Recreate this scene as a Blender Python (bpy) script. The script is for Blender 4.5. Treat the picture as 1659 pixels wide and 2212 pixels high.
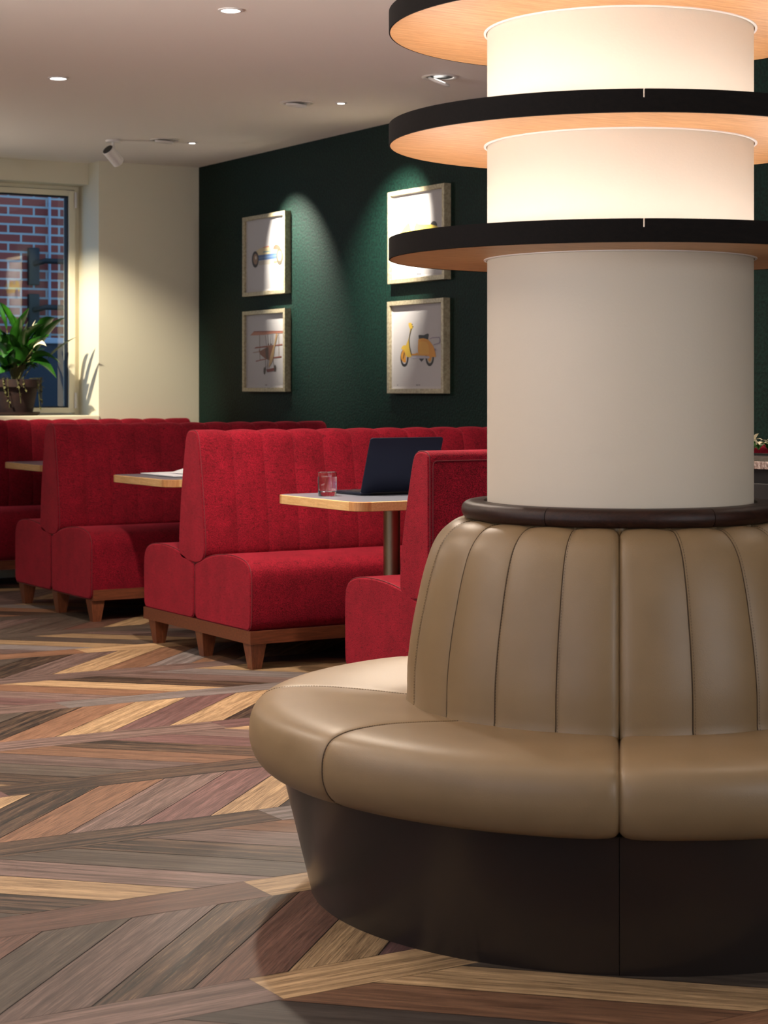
import bpy, bmesh, math, random
from mathutils import Vector, Matrix

for o in list(bpy.data.objects):
    bpy.data.objects.remove(o)
scene = bpy.context.scene
COL = scene.collection
PI = math.pi
R = math.radians
random.seed(7)

# ------------------------------------------------------------------ camera
# world x runs along the booths towards the green wall, world y along the green wall
cam_d = bpy.data.cameras.new('camera')
cam = bpy.data.objects.new('camera', cam_d)
COL.objects.link(cam)
cam.location = (0, 0, 1.15)
cam.rotation_euler = (PI / 2, 0, -math.atan2(.5175, .8557))
cam_d.sensor_fit = 'VERTICAL'
cam_d.sensor_height = 36.0
cam_d.lens = 4100 / 2212 * 36.0
cam_d.shift_y = -(1106 - 845) / 2212
cam_d.dof.use_dof = True
cam_d.dof.focus_distance = 5.2
cam_d.dof.aperture_fstop = 9.5
cam_d.clip_start = .05
scene.camera = cam

# ------------------------------------------------------------------ exposure and world
scene.view_settings.view_transform = 'Standard'
scene.view_settings.look = 'None'
scene.view_settings.gamma = 1.0
scene.view_settings.use_curve_mapping = False
scene.view_settings.exposure = 0.35

world = bpy.data.worlds.new('dusk_sky')
scene.world = world
world.use_nodes = True
wn = world.node_tree
wn.nodes['Background'].inputs[0].default_value = (.25, .50, .86, 1)
wn.nodes['Background'].inputs[1].default_value = 1.15

# ------------------------------------------------------------------ lights
def aim(o, target):
    d = Vector(target) - o.location
    o.rotation_euler = d.to_track_quat('-Z', 'Y').to_euler()

def spot(loc, target, power, angle, blend=1.0, color=(1, .86, .70), radius=.03, name='spot_light'):
    ld = bpy.data.lights.new(name, 'SPOT')
    ld.energy = power
    ld.spot_size = R(angle)
    ld.spot_blend = blend
    ld.color = color
    ld.shadow_soft_size = radius
    o = bpy.data.objects.new(name, ld)
    COL.objects.link(o)
    o.location = loc
    aim(o, target)
    return o

CEIL = 2.605
WARM = (1.0, .84, .68)
NEUT = (1.0, .90, .80)
# row of narrow downlights along the booth ends, and unseen fill rows over the rest of the floor
DOWN = [(3.246, 6.498), (3.266, 8.323)]
DOWN_OFF = [(3.25, 4.67), (1.35, 2.9), (1.35, 4.7), (1.35, 6.5), (1.35, 8.3), (3.25, 2.85), (4.5, 6.2), (-.5, 2.9), (-.5, 4.7), (-.5, .9), (1.35, 1.0), (4.6, 3.2)]
DOWNP = {(4.5, 6.2): 80, (3.246, 6.498): 290, (3.266, 8.323): 35, (3.25, 4.67): 45, (1.35, 4.7): 20, (1.35, 6.5): 190, (1.35, 8.3): 5, (1.35, 2.9): 8, (3.25, 2.85): 15, (4.6, 3.2): 30, (1.35, 1.0): 20, (-.5, 2.9): 80, (-.5, 4.7): 90, (-.5, .9): 50}
for (x, y) in DOWN + DOWN_OFF:
    spot((x, y, CEIL - .03), (x, y, 0), DOWNP.get((x, y), 45), 150 if y in (6.498, 6.5) else 105, 1.0, WARM, .05)
# picture lights
spot((4.788, 10.087, CEIL - .03), (5.36, 9.84, 1.90), 400, 52, 1, (1, .93, .80), .012)
spot((4.77, 8.31, CEIL - .03), (5.36, 8.72, 1.93), 400, 52, 1, (1, .93, .80), .012)
spot((4.75, 7.40, CEIL - .03), (2.62, 4.47, .45), 130, 9, .35, WARM, .02)  # narrow beam added at the eyeball fitting to brighten the rear seat
spot((4.77, 8.31, CEIL - .03), (4.15, 8.5, .73), 28, 75, 1, WARM, .02)  # extra beam added at the same downlight to brighten the papers
# track spotlight outside the frame on the left that lights the plant and the window reveal
spot((3.20, 10.55, 2.50), (4.42, 11.3, 1.42), 270, 46, .8, (1, .90, .70), .02)
# area fill added along the unseen left wall, aimed up to brighten the ceiling
def area(loc, target, sx, sy, power, color, spread=180):
    ld = bpy.data.lights.new('window_daylight', 'AREA')
    ld.shape = 'RECTANGLE'
    ld.size = sx
    ld.size_y = sy
    ld.spread = R(spread)
    ld.energy = power
    ld.color = color
    o = bpy.data.objects.new('window_daylight', ld)
    COL.objects.link(o)
    o.location = loc
    aim(o, target)
    return o
area((-2.12, 5.0, 1.55), (.6, 4.9, 3.3), 2.6, 1.9, 110, (1.0, .92, .88), 75)
area((-2.12, 1.0, 1.55), (.6, 1.8, 3.0), 3.6, 1.9, 38, (1.0, .92, .86), 80)

area((3.6, -1.92, 1.55), (2.9, 3.5, 1.35), 3.2, 1.7, 20, (1.0, .93, .84), 120)  # soft fill added behind the camera for the column's dark side
# unseen spots added at the wall uplights to brighten the ceiling
spot((2.2, 11.05, 2.02), (3.4, 9.6, 2.75), 60, 130, 1.0, (1, .93, .84), .05)
spot((5.2, 3.0, 2.02), (4.2, 5.6, 2.9), 45, 130, 1.0, (1, .93, .84), .05)

# ------------------------------------------------------------------ helpers
def lin(c):
    r = []
    for v in c:
        v = v / 255.0
        r.append(v / 12.92 if v <= .04045 else ((v + .055) / 1.055) ** 2.4)
    return tuple(r) + (1.0,)

def mat(name, color, rough=.5, metal=0, **kw):
    m = bpy.data.materials.new(name)
    m.use_nodes = True
    b = m.node_tree.nodes['Principled BSDF']
    b.inputs['Base Color'].default_value = lin(color)
    b.inputs['Roughness'].default_value = rough
    b.inputs['Metallic'].default_value = metal
    for k, v in kw.items():
        b.inputs[k.replace('_', ' ')].default_value = v
    return m

def N(m, t, **kw):
    n = m.node_tree.nodes.new(t)
    for k, v in kw.items():
        setattr(n, k, v)
    return n

def L(m, a, b):
    m.node_tree.links.new(a, b)

def BS(m):
    return m.node_tree.nodes['Principled BSDF']

def noise(m, scale, detail=3, rough=.5, vec=None, mapscale=None, coord='Object'):
    n = N(m, 'ShaderNodeTexNoise')
    n.inputs['Scale'].default_value = scale
    n.inputs['Detail'].default_value = detail
    n.inputs['Roughness'].default_value = rough
    if vec is None:
        tc = N(m, 'ShaderNodeTexCoord')
        vec = tc.outputs[coord]
    if mapscale:
        mp = N(m, 'ShaderNodeMapping')
        mp.inputs['Scale'].default_value = mapscale
        L(m, vec, mp.inputs['Vector'])
        vec = mp.outputs[0]
    L(m, vec, n.inputs['Vector'])
    return n

def ramp(m, src, stops):
    r = N(m, 'ShaderNodeValToRGB')
    el = r.color_ramp.elements
    while len(el) < len(stops):
        el.new(.5)
    for e, (p, c) in zip(el, stops):
        e.position = p
        e.color = c if len(c) == 4 else lin(c)
    L(m, src, r.inputs[0])
    return r

def bump(m, src, strength, dist):
    b = N(m, 'ShaderNodeBump')
    b.inputs['Strength'].default_value = strength
    b.inputs['Distance'].default_value = dist
    L(m, src, b.inputs['Height'])
    L(m, b.outputs[0], BS(m).inputs['Normal'])
    return b

def mixc(m, fac, a, b, mode='MIX'):
    x = N(m, 'ShaderNodeMix', data_type='RGBA', blend_type=mode)
    for s, i in ((fac, 0), (a, 6), (b, 7)):
        if hasattr(s, 'is_linked'):
            L(m, s, x.inputs[i])
        else:
            x.inputs[i].default_value = s
    return x.outputs[2]

# ------------------------------------------------------------------ materials
def wood(name, dark, light, rough=.45, scale=(1, 1, 1), nscale=12, axis='x', bmp=.15, contrast=(.3, .7)):
    m = mat(name, light, rough)
    st = {'x': (1, 14, 14), 'y': (14, 1, 14), 'z': (14, 14, 1)}[axis]
    n = noise(m, nscale, 5, .6, mapscale=st)
    n2 = noise(m, nscale * 5, 3, .6, mapscale=st)
    r = ramp(m, n.outputs[0], [(contrast[0], dark), (contrast[1], light)])
    r2 = ramp(m, n2.outputs[0], [(.3, (200, 200, 200)), (.7, (255, 255, 255))])
    c = mixc(m, .7, r.outputs[0], r2.outputs[0], 'MULTIPLY')
    L(m, c, BS(m).inputs['Base Color'])
    bump(m, n2.outputs[0], bmp, .002)
    return m

M = {}
M['plaster_ceiling'] = mat('ceiling_plaster', (247, 238, 228), .85)
n = noise(M['plaster_ceiling'], 60, 3)
bump(M['plaster_ceiling'], n.outputs[0], .05, .002)
M['plaster_white'] = mat('white_wall_paint', (226, 218, 194), .75)
n = noise(M['plaster_white'], 90, 3)
bump(M['plaster_white'], n.outputs[0], .08, .002)

m = M['green'] = mat('green_textured_wallpaper', (18, 66, 56), .62)
BS(m).inputs['Specular IOR Level'].default_value = .18
n = noise(m, 75, 2, .5)
r = ramp(m, n.outputs[0], [(.42, (1, 20, 15)), (.58, (4, 34, 26))])
L(m, r.outputs[0], BS(m).inputs['Base Color'])
bump(m, n.outputs[0], .55, .004)

m = M['column'] = mat('cream_column_plaster', (206, 194, 176), .6)
n = noise(m, 160, 3)
bump(m, n.outputs[0], .12, .002)

def velvet(name, base, darkc):
    m = mat(name, base, .85)
    b = BS(m)
    b.inputs['Sheen Weight'].default_value = .6
    b.inputs['Sheen Roughness'].default_value = .35
    b.inputs['Sheen Tint'].default_value = lin((255, 90, 110))
    b.inputs['Specular IOR Level'].default_value = .15
    a = noise(m, 9, 6, .7)
    c = noise(m, 55, 7, .75, mapscale=(.8, .8, 2.6))
    c9 = noise(m, 48, 7, .75, mapscale=(2.2, 2.2, .8))
    w = noise(m, 420, 1, .5)
    ra = ramp(m, a.outputs[0], [(.30, (205, 205, 205)), (.65, (255, 255, 255))])
    rc = ramp(m, c.outputs[0], [(.36, darkc), (.45, base)])
    r9 = ramp(m, c9.outputs[0], [(.34, (175, 175, 175)), (.44, (255, 255, 255))])
    rw = ramp(m, w.outputs[0], [(.38, (140, 140, 140)), (.62, (255, 255, 255))])
    c1 = mixc(m, 1.0, rc.outputs[0], ra.outputs[0], 'MULTIPLY')
    c1 = mixc(m, .8, c1, r9.outputs[0], 'MULTIPLY')
    c2 = mixc(m, .9, c1, rw.outputs[0], 'MULTIPLY')
    L(m, c2, b.inputs['Base Color'])
    bump(m, w.outputs[0], .5, .002)
    return m
M['red'] = velvet('red_woven_velvet', (150, 18, 40), (92, 6, 22))
M['red_seam'] = mat('dark_red_piping', (96, 8, 24), .8)

m = M['leather'] = mat('tan_leather', (150, 122, 88), .42)
BS(m).inputs['Specular IOR Level'].default_value = .5
v = N(m, 'ShaderNodeTexVoronoi')
v.inputs['Scale'].default_value = 420
tc = N(m, 'ShaderNodeTexCoord')
L(m, tc.outputs['Object'], v.inputs['Vector'])
n = noise(m, 5, 3, .5)
bump(m, v.outputs['Distance'], .10, .001)
rr = ramp(m, n.outputs[0], [(.3, (127, 104, 74)), (.7, (137, 113, 82))])
L(m, rr.outputs[0], BS(m).inputs['Base Color'])
M['leather_seam'] = mat('dark_leather_seam', (70, 52, 34), .7)
M['stitch'] = mat('dark_stitch_thread', (78, 62, 42), .7)

M['base_brown'] = mat('dark_brown_laminate', (38, 31, 28), .28)
M['rail_wood'] = wood('dark_walnut_rail', (30, 15, 10), (60, 32, 22), .42, nscale=14)
BS(M['rail_wood']).inputs['Specular IOR Level'].default_value = .3
M['plinth_wood'] = wood('mid_brown_wood', (82, 42, 26), (128, 70, 44), .4, nscale=9)
M['leg_wood'] = wood('mid_brown_leg_wood', (96, 50, 32), (140, 80, 52), .35, nscale=9, axis='z')
M['oak'] = wood('light_oak_veneer', (196, 140, 86), (226, 176, 122), .5, nscale=7, axis='x', bmp=.05)
M['edge_black'] = wood('black_stained_edge', (9, 6, 5), (20, 14, 11), .75, nscale=10)
BS(M['edge_black']).inputs['Specular IOR Level'].default_value = .12
M['table_edge'] = wood('light_ash_edge', (205, 160, 104), (232, 192, 138), .45, nscale=9, axis='y', bmp=.05)
M['table_edge_corner'] = wood('darker_ash_corner', (176, 122, 74), (206, 154, 100), .45, nscale=9, axis='z', bmp=.05)
M['table_top'] = mat('grey_laminate_top', (112, 116, 128), .28)
M['steel'] = mat('brushed_steel', (150, 136, 112), .4, 1.0)
M['iron'] = mat('black_cast_iron', (20, 18, 18), .5, .4)
M['laptop'] = mat('midnight_blue_anodised', (34, 40, 58), .38, .7)
M['keys'] = mat('black_keys', (14, 14, 16), .5)
M['screen'] = mat('dark_screen', (10, 11, 14), .1)
M['paper'] = mat('white_paper', (226, 228, 236), .7)
M['frame'] = mat('champagne_metallic_frame', (186, 170, 134), .42, .35)
n = noise(M['frame'], 70, 4, .6)
r = ramp(M['frame'], n.outputs[0], [(.35, (140, 129, 104)), (.65, (176, 164, 136))])
L(M['frame'], r.outputs[0], BS(M['frame']).inputs['Base Color'])
M['print'] = mat('print_paper', (166, 162, 162), .6)
M['metal_white'] = mat('white_powder_coat', (225, 218, 212), .4)
M['window_white'] = mat('cream_window_frame', (232, 224, 198), .4)
M['black'] = mat('matt_black', (10, 10, 11), .5)
M['rubber'] = mat('black_gasket', (12, 14, 16), .6)
M['terracotta'] = mat('brown_terracotta', (60, 28, 20), .75)
n = noise(M['terracotta'], 30, 4)
r = ramp(M['terracotta'], n.outputs[0], [(.3, (30, 13, 9)), (.7, (48, 22, 15))])
L(M['terracotta'], r.outputs[0], BS(M['terracotta']).inputs['Base Color'])
M['soil'] = mat('dark_soil', (30, 22, 16), .95)
m = M['leaf'] = mat('glossy_green_leaf', (40, 96, 26), .35)
n = noise(m, 12, 3)
r = ramp(m, n.outputs[0], [(.3, (14, 50, 12)), (.7, (46, 100, 22))])
L(m, r.outputs[0], BS(m).inputs['Base Color'])
M['leaf_yellow'] = mat('yellow_leaf_edge', (190, 170, 50), .45)
M['spathe'] = mat('cream_spathe', (232, 220, 190), .5)
M['vine'] = mat('dry_vine', (84, 82, 40), .7)

def emit(name, color, strength):
    m = bpy.data.materials.new(name)
    m.use_nodes = True
    nt = m.node_tree
    nt.nodes.clear()
    e = nt.nodes.new('ShaderNodeEmission')
    e.inputs[0].default_value = tuple(color) + (1,)
    e.inputs[1].default_value = strength
    o = nt.nodes.new('ShaderNodeOutputMaterial')
    nt.links.new(e.outputs[0], o.inputs[0])
    return m
M['led'] = emit('lit_led_lens', (1, .95, .88), 9)
M['strip'] = emit('warm_led_strip', (1, .96, .95), 22)

m = M['brick'] = mat('red_brick_wall', (140, 66, 56), .85)
tc = N(m, 'ShaderNodeTexCoord')
mp = N(m, 'ShaderNodeMapping')
mp.inputs['Rotation'].default_value = (PI / 2, 0, 0)
L(m, tc.outputs['Object'], mp.inputs['Vector'])
bt = N(m, 'ShaderNodeTexBrick')
bt.inputs['Color1'].default_value = lin((168, 74, 58))
bt.inputs['Color2'].default_value = lin((138, 56, 46))
bt.inputs['Mortar'].default_value = lin((178, 176, 170))
bt.inputs['Scale'].default_value = 1.0
bt.inputs['Mortar Size'].default_value = .0085
bt.inputs['Brick Width'].default_value = .215
bt.inputs['Row Height'].default_value = .073
L(m, mp.outputs[0], bt.inputs['Vector'])
L(m, bt.outputs['Color'], BS(m).inputs['Base Color'])
M['asphalt'] = mat('dark_paving', (52, 54, 60), .9)
M['dark_slate'] = mat('dark_slate_wall', (34, 40, 52), .7)
M['coping'] = mat('pale_stone_coping', (170, 176, 184), .7)

m = M['granite'] = mat('polished_granite', (150, 132, 124), .08)
n = noise(m, 90, 4, .7)
r = ramp(m, n.outputs[0], [(.32, (78, 62, 58)), (.5, (150, 130, 122)), (.68, (206, 196, 190))])
L(m, r.outputs[0], BS(m).inputs['Base Color'])
M['cabinet'] = mat('black_brown_cabinet', (8, 4, 4), .6)

def glass_like(name, fac, tint=(1, 1, 1)):
    m = bpy.data.materials.new(name)
    m.use_nodes = True
    nt = m.node_tree
    nt.nodes.clear()
    t = nt.nodes.new('ShaderNodeBsdfTransparent')
    t.inputs[0].default_value = tuple(tint) + (1,)
    g = nt.nodes.new('ShaderNodeBsdfGlossy')
    g.inputs['Roughness'].default_value = .01
    x = nt.nodes.new('ShaderNodeMixShader')
    x.inputs[0].default_value = fac
    o = nt.nodes.new('ShaderNodeOutputMaterial')
    nt.links.new(t.outputs[0], x.inputs[1])
    nt.links.new(g.outputs[0], x.inputs[2])
    nt.links.new(x.outputs[0], o.inputs[0])
    return m
M['pane'] = glass_like('window_glass', .10, (.93, .96, .98))
M['glass'] = mat('clear_glass', (255, 255, 255), .0, 0, Transmission_Weight=1.0, IOR=1.45)
M['water'] = mat('water', (255, 255, 255), .0, 0, Transmission_Weight=1.0, IOR=1.33)

# floor planks: colour and streakiness of each plank are stored on its faces
m = M['plank'] = mat('wood_effect_floor_plank', (110, 86, 72), .45, Specular_IOR_Level=.3)
at = N(m, 'ShaderNodeAttribute', attribute_name='plank_colour')
uv = N(m, 'ShaderNodeUVMap', uv_map='grain')
n1 = noise(m, 1.0, 6, .65, vec=uv.outputs[0], mapscale=(1.5, 42, 1))
n2 = noise(m, 1.0, 5, .7, vec=uv.outputs[0], mapscale=(8, 300, 1))
n3 = noise(m, 1.0, 3, .6, vec=uv.outputs[0], mapscale=(1.5, 6, 1))
n1.inputs['Distortion'].default_value = .5
g1 = ramp(m, n1.outputs[0], [(.30, (178, 172, 168)), (.66, (255, 255, 255))])
g2 = ramp(m, n2.outputs[0], [(.36, (150, 142, 136)), (.58, (255, 255, 255))])
c = mixc(m, 1.0, at.outputs['Color'], g1.outputs[0], 'MULTIPLY')
c = mixc(m, 1.0, c, g2.outputs[0], 'MULTIPLY')
s1 = ramp(m, n1.outputs[0], [(.42, (84, 70, 60)), (.56, (255, 255, 255)), (.70, (255, 255, 255))])
c2 = mixc(m, 1.0, c, s1.outputs[0], 'MULTIPLY')
s2 = ramp(m, n2.outputs[0], [(.55, (0, 0, 0)), (.66, (255, 255, 255))])
mm = N(m, 'ShaderNodeMath', operation='MULTIPLY')
L(m, s2.outputs[0], mm.inputs[0])
mm.inputs[1].default_value = .35
c3 = mixc(m, mm.outputs[0], c2, lin((170, 140, 104)))
c4 = mixc(m, at.outputs['Alpha'], c, c3)
L(m, c4, BS(m).inputs['Base Color'])
rr = N(m, 'ShaderNodeMapRange')
rr.inputs[3].default_value = .42
rr.inputs[4].default_value = .62
L(m, n2.outputs[0], rr.inputs[0])
L(m, rr.outputs[0], BS(m).inputs['Roughness'])
bump(m, n2.outputs[0], .25, .001)
M['floor_gap'] = mat('dark_floor_joint', (22, 18, 16), .8)

# ------------------------------------------------------------------ mesh helpers
def link_mesh(name, verts, faces, material, parent=None, smooth=True, mats=None, fm=None, angle=40):
    me = bpy.data.meshes.new(name)
    me.from_pydata([tuple(v) for v in verts], [], faces)
    for mm_ in (mats or [material]):
        me.materials.append(mm_)
    if fm:
        for p, i in zip(me.polygons, fm):
            p.material_index = i
    bm = bmesh.new()
    bm.from_mesh(me)
    bmesh.ops.recalc_face_normals(bm, faces=bm.faces)
    for f_ in bm.faces:
        f_.smooth = smooth and len(f_.verts) <= 8
    if smooth:
        for e in bm.edges:
            if len(e.link_faces) == 2 and e.calc_face_angle(0) > R(angle):
                e.smooth = False
    bm.to_mesh(me)
    bm.free()
    o = bpy.data.objects.new(name, me)
    COL.objects.link(o)
    if parent:
        o.parent = parent
    return o

class MB:
    def __init__(s):
        s.v = []
        s.f = []
        s.m = []

    def add(s, v, f, mi=0):
        b = len(s.v)
        s.v += [tuple(p) for p in v]
        s.f += [tuple(b + i for i in q) for q in f]
        s.m += [mi] * len(f)

    def box(s, x0, x1, y0, y1, z0, z1, mi=0, bev=0):
        if bev:
            bm = bmesh.new()
            bmesh.ops.create_cube(bm, size=1)
            for v in bm.verts:
                v.co = Vector(((x0 + x1) / 2 + v.co.x * (x1 - x0), (y0 + y1) / 2 + v.co.y * (y1 - y0), (z0 + z1) / 2 + v.co.z * (z1 - z0)))
            bmesh.ops.bevel(bm, geom=bm.edges[:], offset=bev, segments=3, affect='EDGES', profile=.5)
            bm.verts.ensure_lookup_table()
            for i, v in enumerate(bm.verts):
                v.index = i
            s.add([v.co[:] for v in bm.verts], [[v.index for v in f.verts] for f in bm.faces], mi)
            bm.free()
            return
        s.add([(x0, y0, z0), (x1, y0, z0), (x1, y1, z0), (x0, y1, z0), (x0, y0, z1), (x1, y0, z1), (x1, y1, z1), (x0, y1, z1)],
              [(0, 3, 2, 1), (4, 5, 6, 7), (0, 1, 5, 4), (1, 2, 6, 5), (2, 3, 7, 6), (3, 0, 4, 7)], mi)

    def tube(s, pts, r, n=8, mi=0, closed=False, cap=True):
        rs = r if isinstance(r, (list, tuple)) else [r] * len(pts)
        pts = [Vector(p) for p in pts]
        rings = []
        up = None
        for i, p in enumerate(pts):
            if closed:
                t = pts[(i + 1) % len(pts)] - pts[i - 1]
            else:
                t = pts[min(i + 1, len(pts) - 1)] - pts[max(i - 1, 0)]
            t.normalize()
            if up is None:
                up = Vector((0, 0, 1)) if abs(t.z) < .9 else Vector((1, 0, 0))
            a = t.cross(up)
            if a.length < 1e-5:
                a = t.cross(Vector((1, .3, 0)))
            a.normalize()
            up = a.cross(t)
            up.normalize()
            rings.append([p + (a * math.cos(2 * PI * k / n) + up * math.sin(2 * PI * k / n)) * rs[i] for k in range(n)])
        v = [q for rg in rings for q in rg]
        f = []
        m_ = len(rings)
        for i in range(m_ if closed else m_ - 1):
            j = (i + 1) % m_
            for k in range(n):
                f.append((i * n + k, i * n + (k + 1) % n, j * n + (k + 1) % n, j * n + k))
        if cap and not closed:
            f.append(tuple(range(n))[::-1])
            f.append(tuple((m_ - 1) * n + k for k in range(n)))
        s.add(v, f, mi)

    def lathe(s, prof, a0=0, a1=2 * PI, n=64, mi=0, cap=True, center=(0, 0, 0)):
        """prof: list of (r,z); closed polygon if cap and partial sweep"""
        full = abs(a1 - a0 - 2 * PI) < 1e-6
        cols = n if full else n + 1
        v = []
        for i in range(cols):
            a = a0 + (a1 - a0) * i / n
            for (r, z) in prof:
                v.append((center[0] + r * math.cos(a), center[1] + r * math.sin(a), center[2] + z))
        P_ = len(prof)
        f = []
        for i in range(n):
            j = (i + 1) % cols
            for k in range(P_):
                k2 = (k + 1) % P_
                f.append((i * P_ + k, j * P_ + k, j * P_ + k2, i * P_ + k2))
        if not full:
            f.append(tuple(range(P_)))
            f.append(tuple((cols - 1) * P_ + k for k in range(P_))[::-1])
        s.add(v, f, mi)

    def build(s, name, material, parent=None, smooth=True, mats=None, angle=40):
        return link_mesh(name, s.v, s.f, material, parent, smooth, mats, s.m if mats else None, angle)

def thing(name, label, cat, loc=(0, 0, 0), rz=0, group=None, kind=None):
    o = bpy.data.objects.new(name, None)
    COL.objects.link(o)
    o.location = loc
    o.rotation_euler = (0, 0, rz)
    o.empty_display_size = .1
    if label:
        o['label'] = label
    if cat:
        o['category'] = cat
    if group:
        o['group'] = group
    if kind:
        o['kind'] = kind
    return o

def struct(o):
    o['kind'] = 'structure'
    return o

def copy_tree(o, parent=None):
    c_ = o.copy()
    COL.objects.link(c_)
    if parent:
        c_.parent = parent
    for ch in list(o.children):
        copy_tree(ch, c_)
    return c_

def smooth_profile(pts, n=4, closed=True):
    """Catmull-Rom through the points"""
    out = []
    m_ = len(pts)
    rng = range(m_) if closed else range(m_ - 1)
    for i in rng:
        if closed:
            p0, p1, p2, p3 = (pts[(i + d) % m_] for d in (-1, 0, 1, 2))
        else:
            p0, p1, p2, p3 = (pts[min(max(i + d, 0), m_ - 1)] for d in (-1, 0, 1, 2))
        for k in range(n):
            t = k / n
            out.append(tuple(.5 * (2 * p1[j] + (p2[j] - p0[j]) * t + (2 * p0[j] - 5 * p1[j] + 4 * p2[j] - p3[j]) * t * t + (3 * p1[j] - p0[j] - 3 * p2[j] + p3[j]) * t ** 3) for j in (0, 1)))
    if not closed:
        out.append(pts[-1])
    return out

def offset_poly(pts, d):
    """move a closed polygon inwards by d (a number, or one per point)"""
    n = len(pts)
    area_ = sum(pts[i][0] * pts[(i + 1) % n][1] - pts[(i + 1) % n][0] * pts[i][1] for i in range(n))
    s = 1 if area_ > 0 else -1
    out = []
    for i in range(n):
        a, b = pts[i - 1], pts[(i + 1) % n]
        tx, ty = b[0] - a[0], b[1] - a[1]
        l = math.hypot(tx, ty) or 1
        dd = d[i] if isinstance(d, list) else d
        out.append((pts[i][0] - ty / l * s * dd, pts[i][1] + tx / l * s * dd))
    return out

# ================================================================== SETTING
WX = 5.36      # green wall
WY = 11.19     # white wall
XL, YF = -2.2, -2.0

# floor ------------------------------------------------------------
PAL = {'R': ((116, 84, 72), 0.0), 'O': ((140, 104, 80), 0.0), 'T': ((190, 160, 122), .1), 'G': ((96, 85, 76), .25),
       'M': ((124, 103, 97), .25), 'D': ((88, 68, 54), 1.0), 'P': ((122, 90, 88), .1), 'K': ((82, 74, 70), .2), 'L': ((140, 132, 130), .1)}
BAND = {-1: {8: 'M', 9: 'K', 10: 'O', 7: 'O', 6: 'G', 11: 'T'},
        0: {5: 'O', 6: 'R', 7: 'G', 8: 'M', 9: 'D', 10: 'R', 11: 'T', 12: 'P', 13: 'G'},
        1: {5: 'M', 6: 'G', 7: 'D', 8: 'T', 9: 'M', 10: 'G', 11: 'D', 12: 'M', 13: 'O', 14: 'L', 15: 'T'},
        2: {7: 'K', 8: 'T', 9: 'D', 10: 'O', 11: 'M', 12: 'P', 13: 'T', 14: 'D'},
        3: {8: 'T', 9: 'D', 10: 'G', 11: 'M', 12: 'O', 13: 'D', 14: 'P', 15: 'M', 16: 'T'},
        4: {9: 'M', 10: 'G', 11: 'D', 12: 'O', 13: 'T', 14: 'P', 15: 'T', 16: 'D', 17: 'O'},
        5: {11: 'P', 12: 'M', 13: 'O', 14: 'T', 15: 'D', 16: 'M', 17: 'L', 18: 'T'},
        6: {12: 'K', 13: 'G', 14: 'D', 15: 'M', 16: 'T', 17: 'O', 18: 'L'},
        7: {12: 'O', 13: 'M', 14: 'L', 15: 'T', 16: 'G', 17: 'T', 18: 'M'}}
OFFS = {0: .0116, 1: .026, 2: .070, 3: .069, 4: .142, 5: .17, 6: .021, -1: .12}
SPJ = {0: (1.696, 'M', 'T'), 1: (2.021, 'R', 'T'), 2: (2.402, 'D', 'L'), 3: (3.1, 'D', 'P'), 4: (2.90, 'M', 'P'), 5: (2.588, 'M', 'L'), 6: (2.35, 'D', 'M'), 7: (3.2, 'O', 'T')}
FX0, FX1, FY0, FY1 = XL, WX, YF, WY + .3
fv, ff, fuv, fcol, fmi = [], [], [], [], []
rnd = random.Random(21)

def plank(poly, axis, key):
    """poly 2D corners ccw; axis = unit vector along the grain"""
    cx_ = sum(p[0] for p in poly) / 4
    cy_ = sum(p[1] for p in poly) / 4
    if cx_ < FX0 or cx_ > FX1 or cy_ < FY0 or cy_ > FY1:
        return
    poly = offset_poly(poly, .0015)
    poly = [(min(max(p[0], FX0), FX1), min(max(p[1], FY0), FY1)) for p in poly]
    base, st = PAL[key]
    k = rnd.uniform(.9, 1.1)
    colr = [min(255, v_ * k) for v_ in base]
    ou, ov = rnd.uniform(0, 50), rnd.uniform(0, 50)
    i0 = len(fv)
    for p in poly:
        fv.append((p[0], p[1], 0))
        fuv.append((p[0] * axis[0] + p[1] * axis[1] + ou, -p[0] * axis[1] + p[1] * axis[0] + ov))
    ff.append((i0, i0 + 1, i0 + 2, i0 + 3))
    cc = lin(colr)
    fcol.extend([(cc[0], cc[1], cc[2], st)] * 4)
    fmi.append(0)

SP, W_, H_ = .663, .147, .516
keys = 'ROTGMDPKLTMG'
for j in range(-8, 13):
    yl = 3.17 + SP * j
    yh = yl + W_
    jx, ka, kb = SPJ.get(j, (rnd.uniform(1, 2.2), rnd.choice(keys), rnd.choice(keys)))
    Lp = 1.22
    for q in range(-5, 5):
        key = kb if q == 0 else ka if q == -1 else rnd.choice(keys)
        x0 = jx + q * Lp
        if x0 > FX1 or x0 + Lp < FX0:
            continue
        plank([(max(x0, FX0), yl), (min(x0 + Lp, FX1), yl), (min(x0 + Lp, FX1), yh), (max(x0, FX0), yh)], (1, 0), key)
    yt = yl + SP
    off = OFFS.get(j, rnd.uniform(0, .2))
    s2 = 1 / math.sqrt(2)
    for k in range(-16, 30):
        key = BAND.get(j, {}).get(k) or rnd.choice(keys)
        xa = off + .208 * k
        if j % 2 == 0:      # rises to the right, off = crossing at the band's top
            plank([(xa - H_, yh), (xa + .208 - H_, yh), (xa + .208, yt), (xa, yt)], (s2, s2), key)
        else:               # rises to the left, off = crossing at the band's bottom
            plank([(xa, yh), (xa + .208, yh), (xa + .208 - H_, yt), (xa - H_, yt)], (-s2, s2), key)
i0 = len(fv)
fv += [(FX0, FY0, -.0012), (FX1, FY0, -.0012), (FX1, FY1, -.0012), (FX0, FY1, -.0012), (FX0, FY0, -.1), (FX1, FY0, -.1), (FX1, FY1, -.1), (FX0, FY1, -.1)]
fuv += [(0, 0)] * 8
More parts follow.
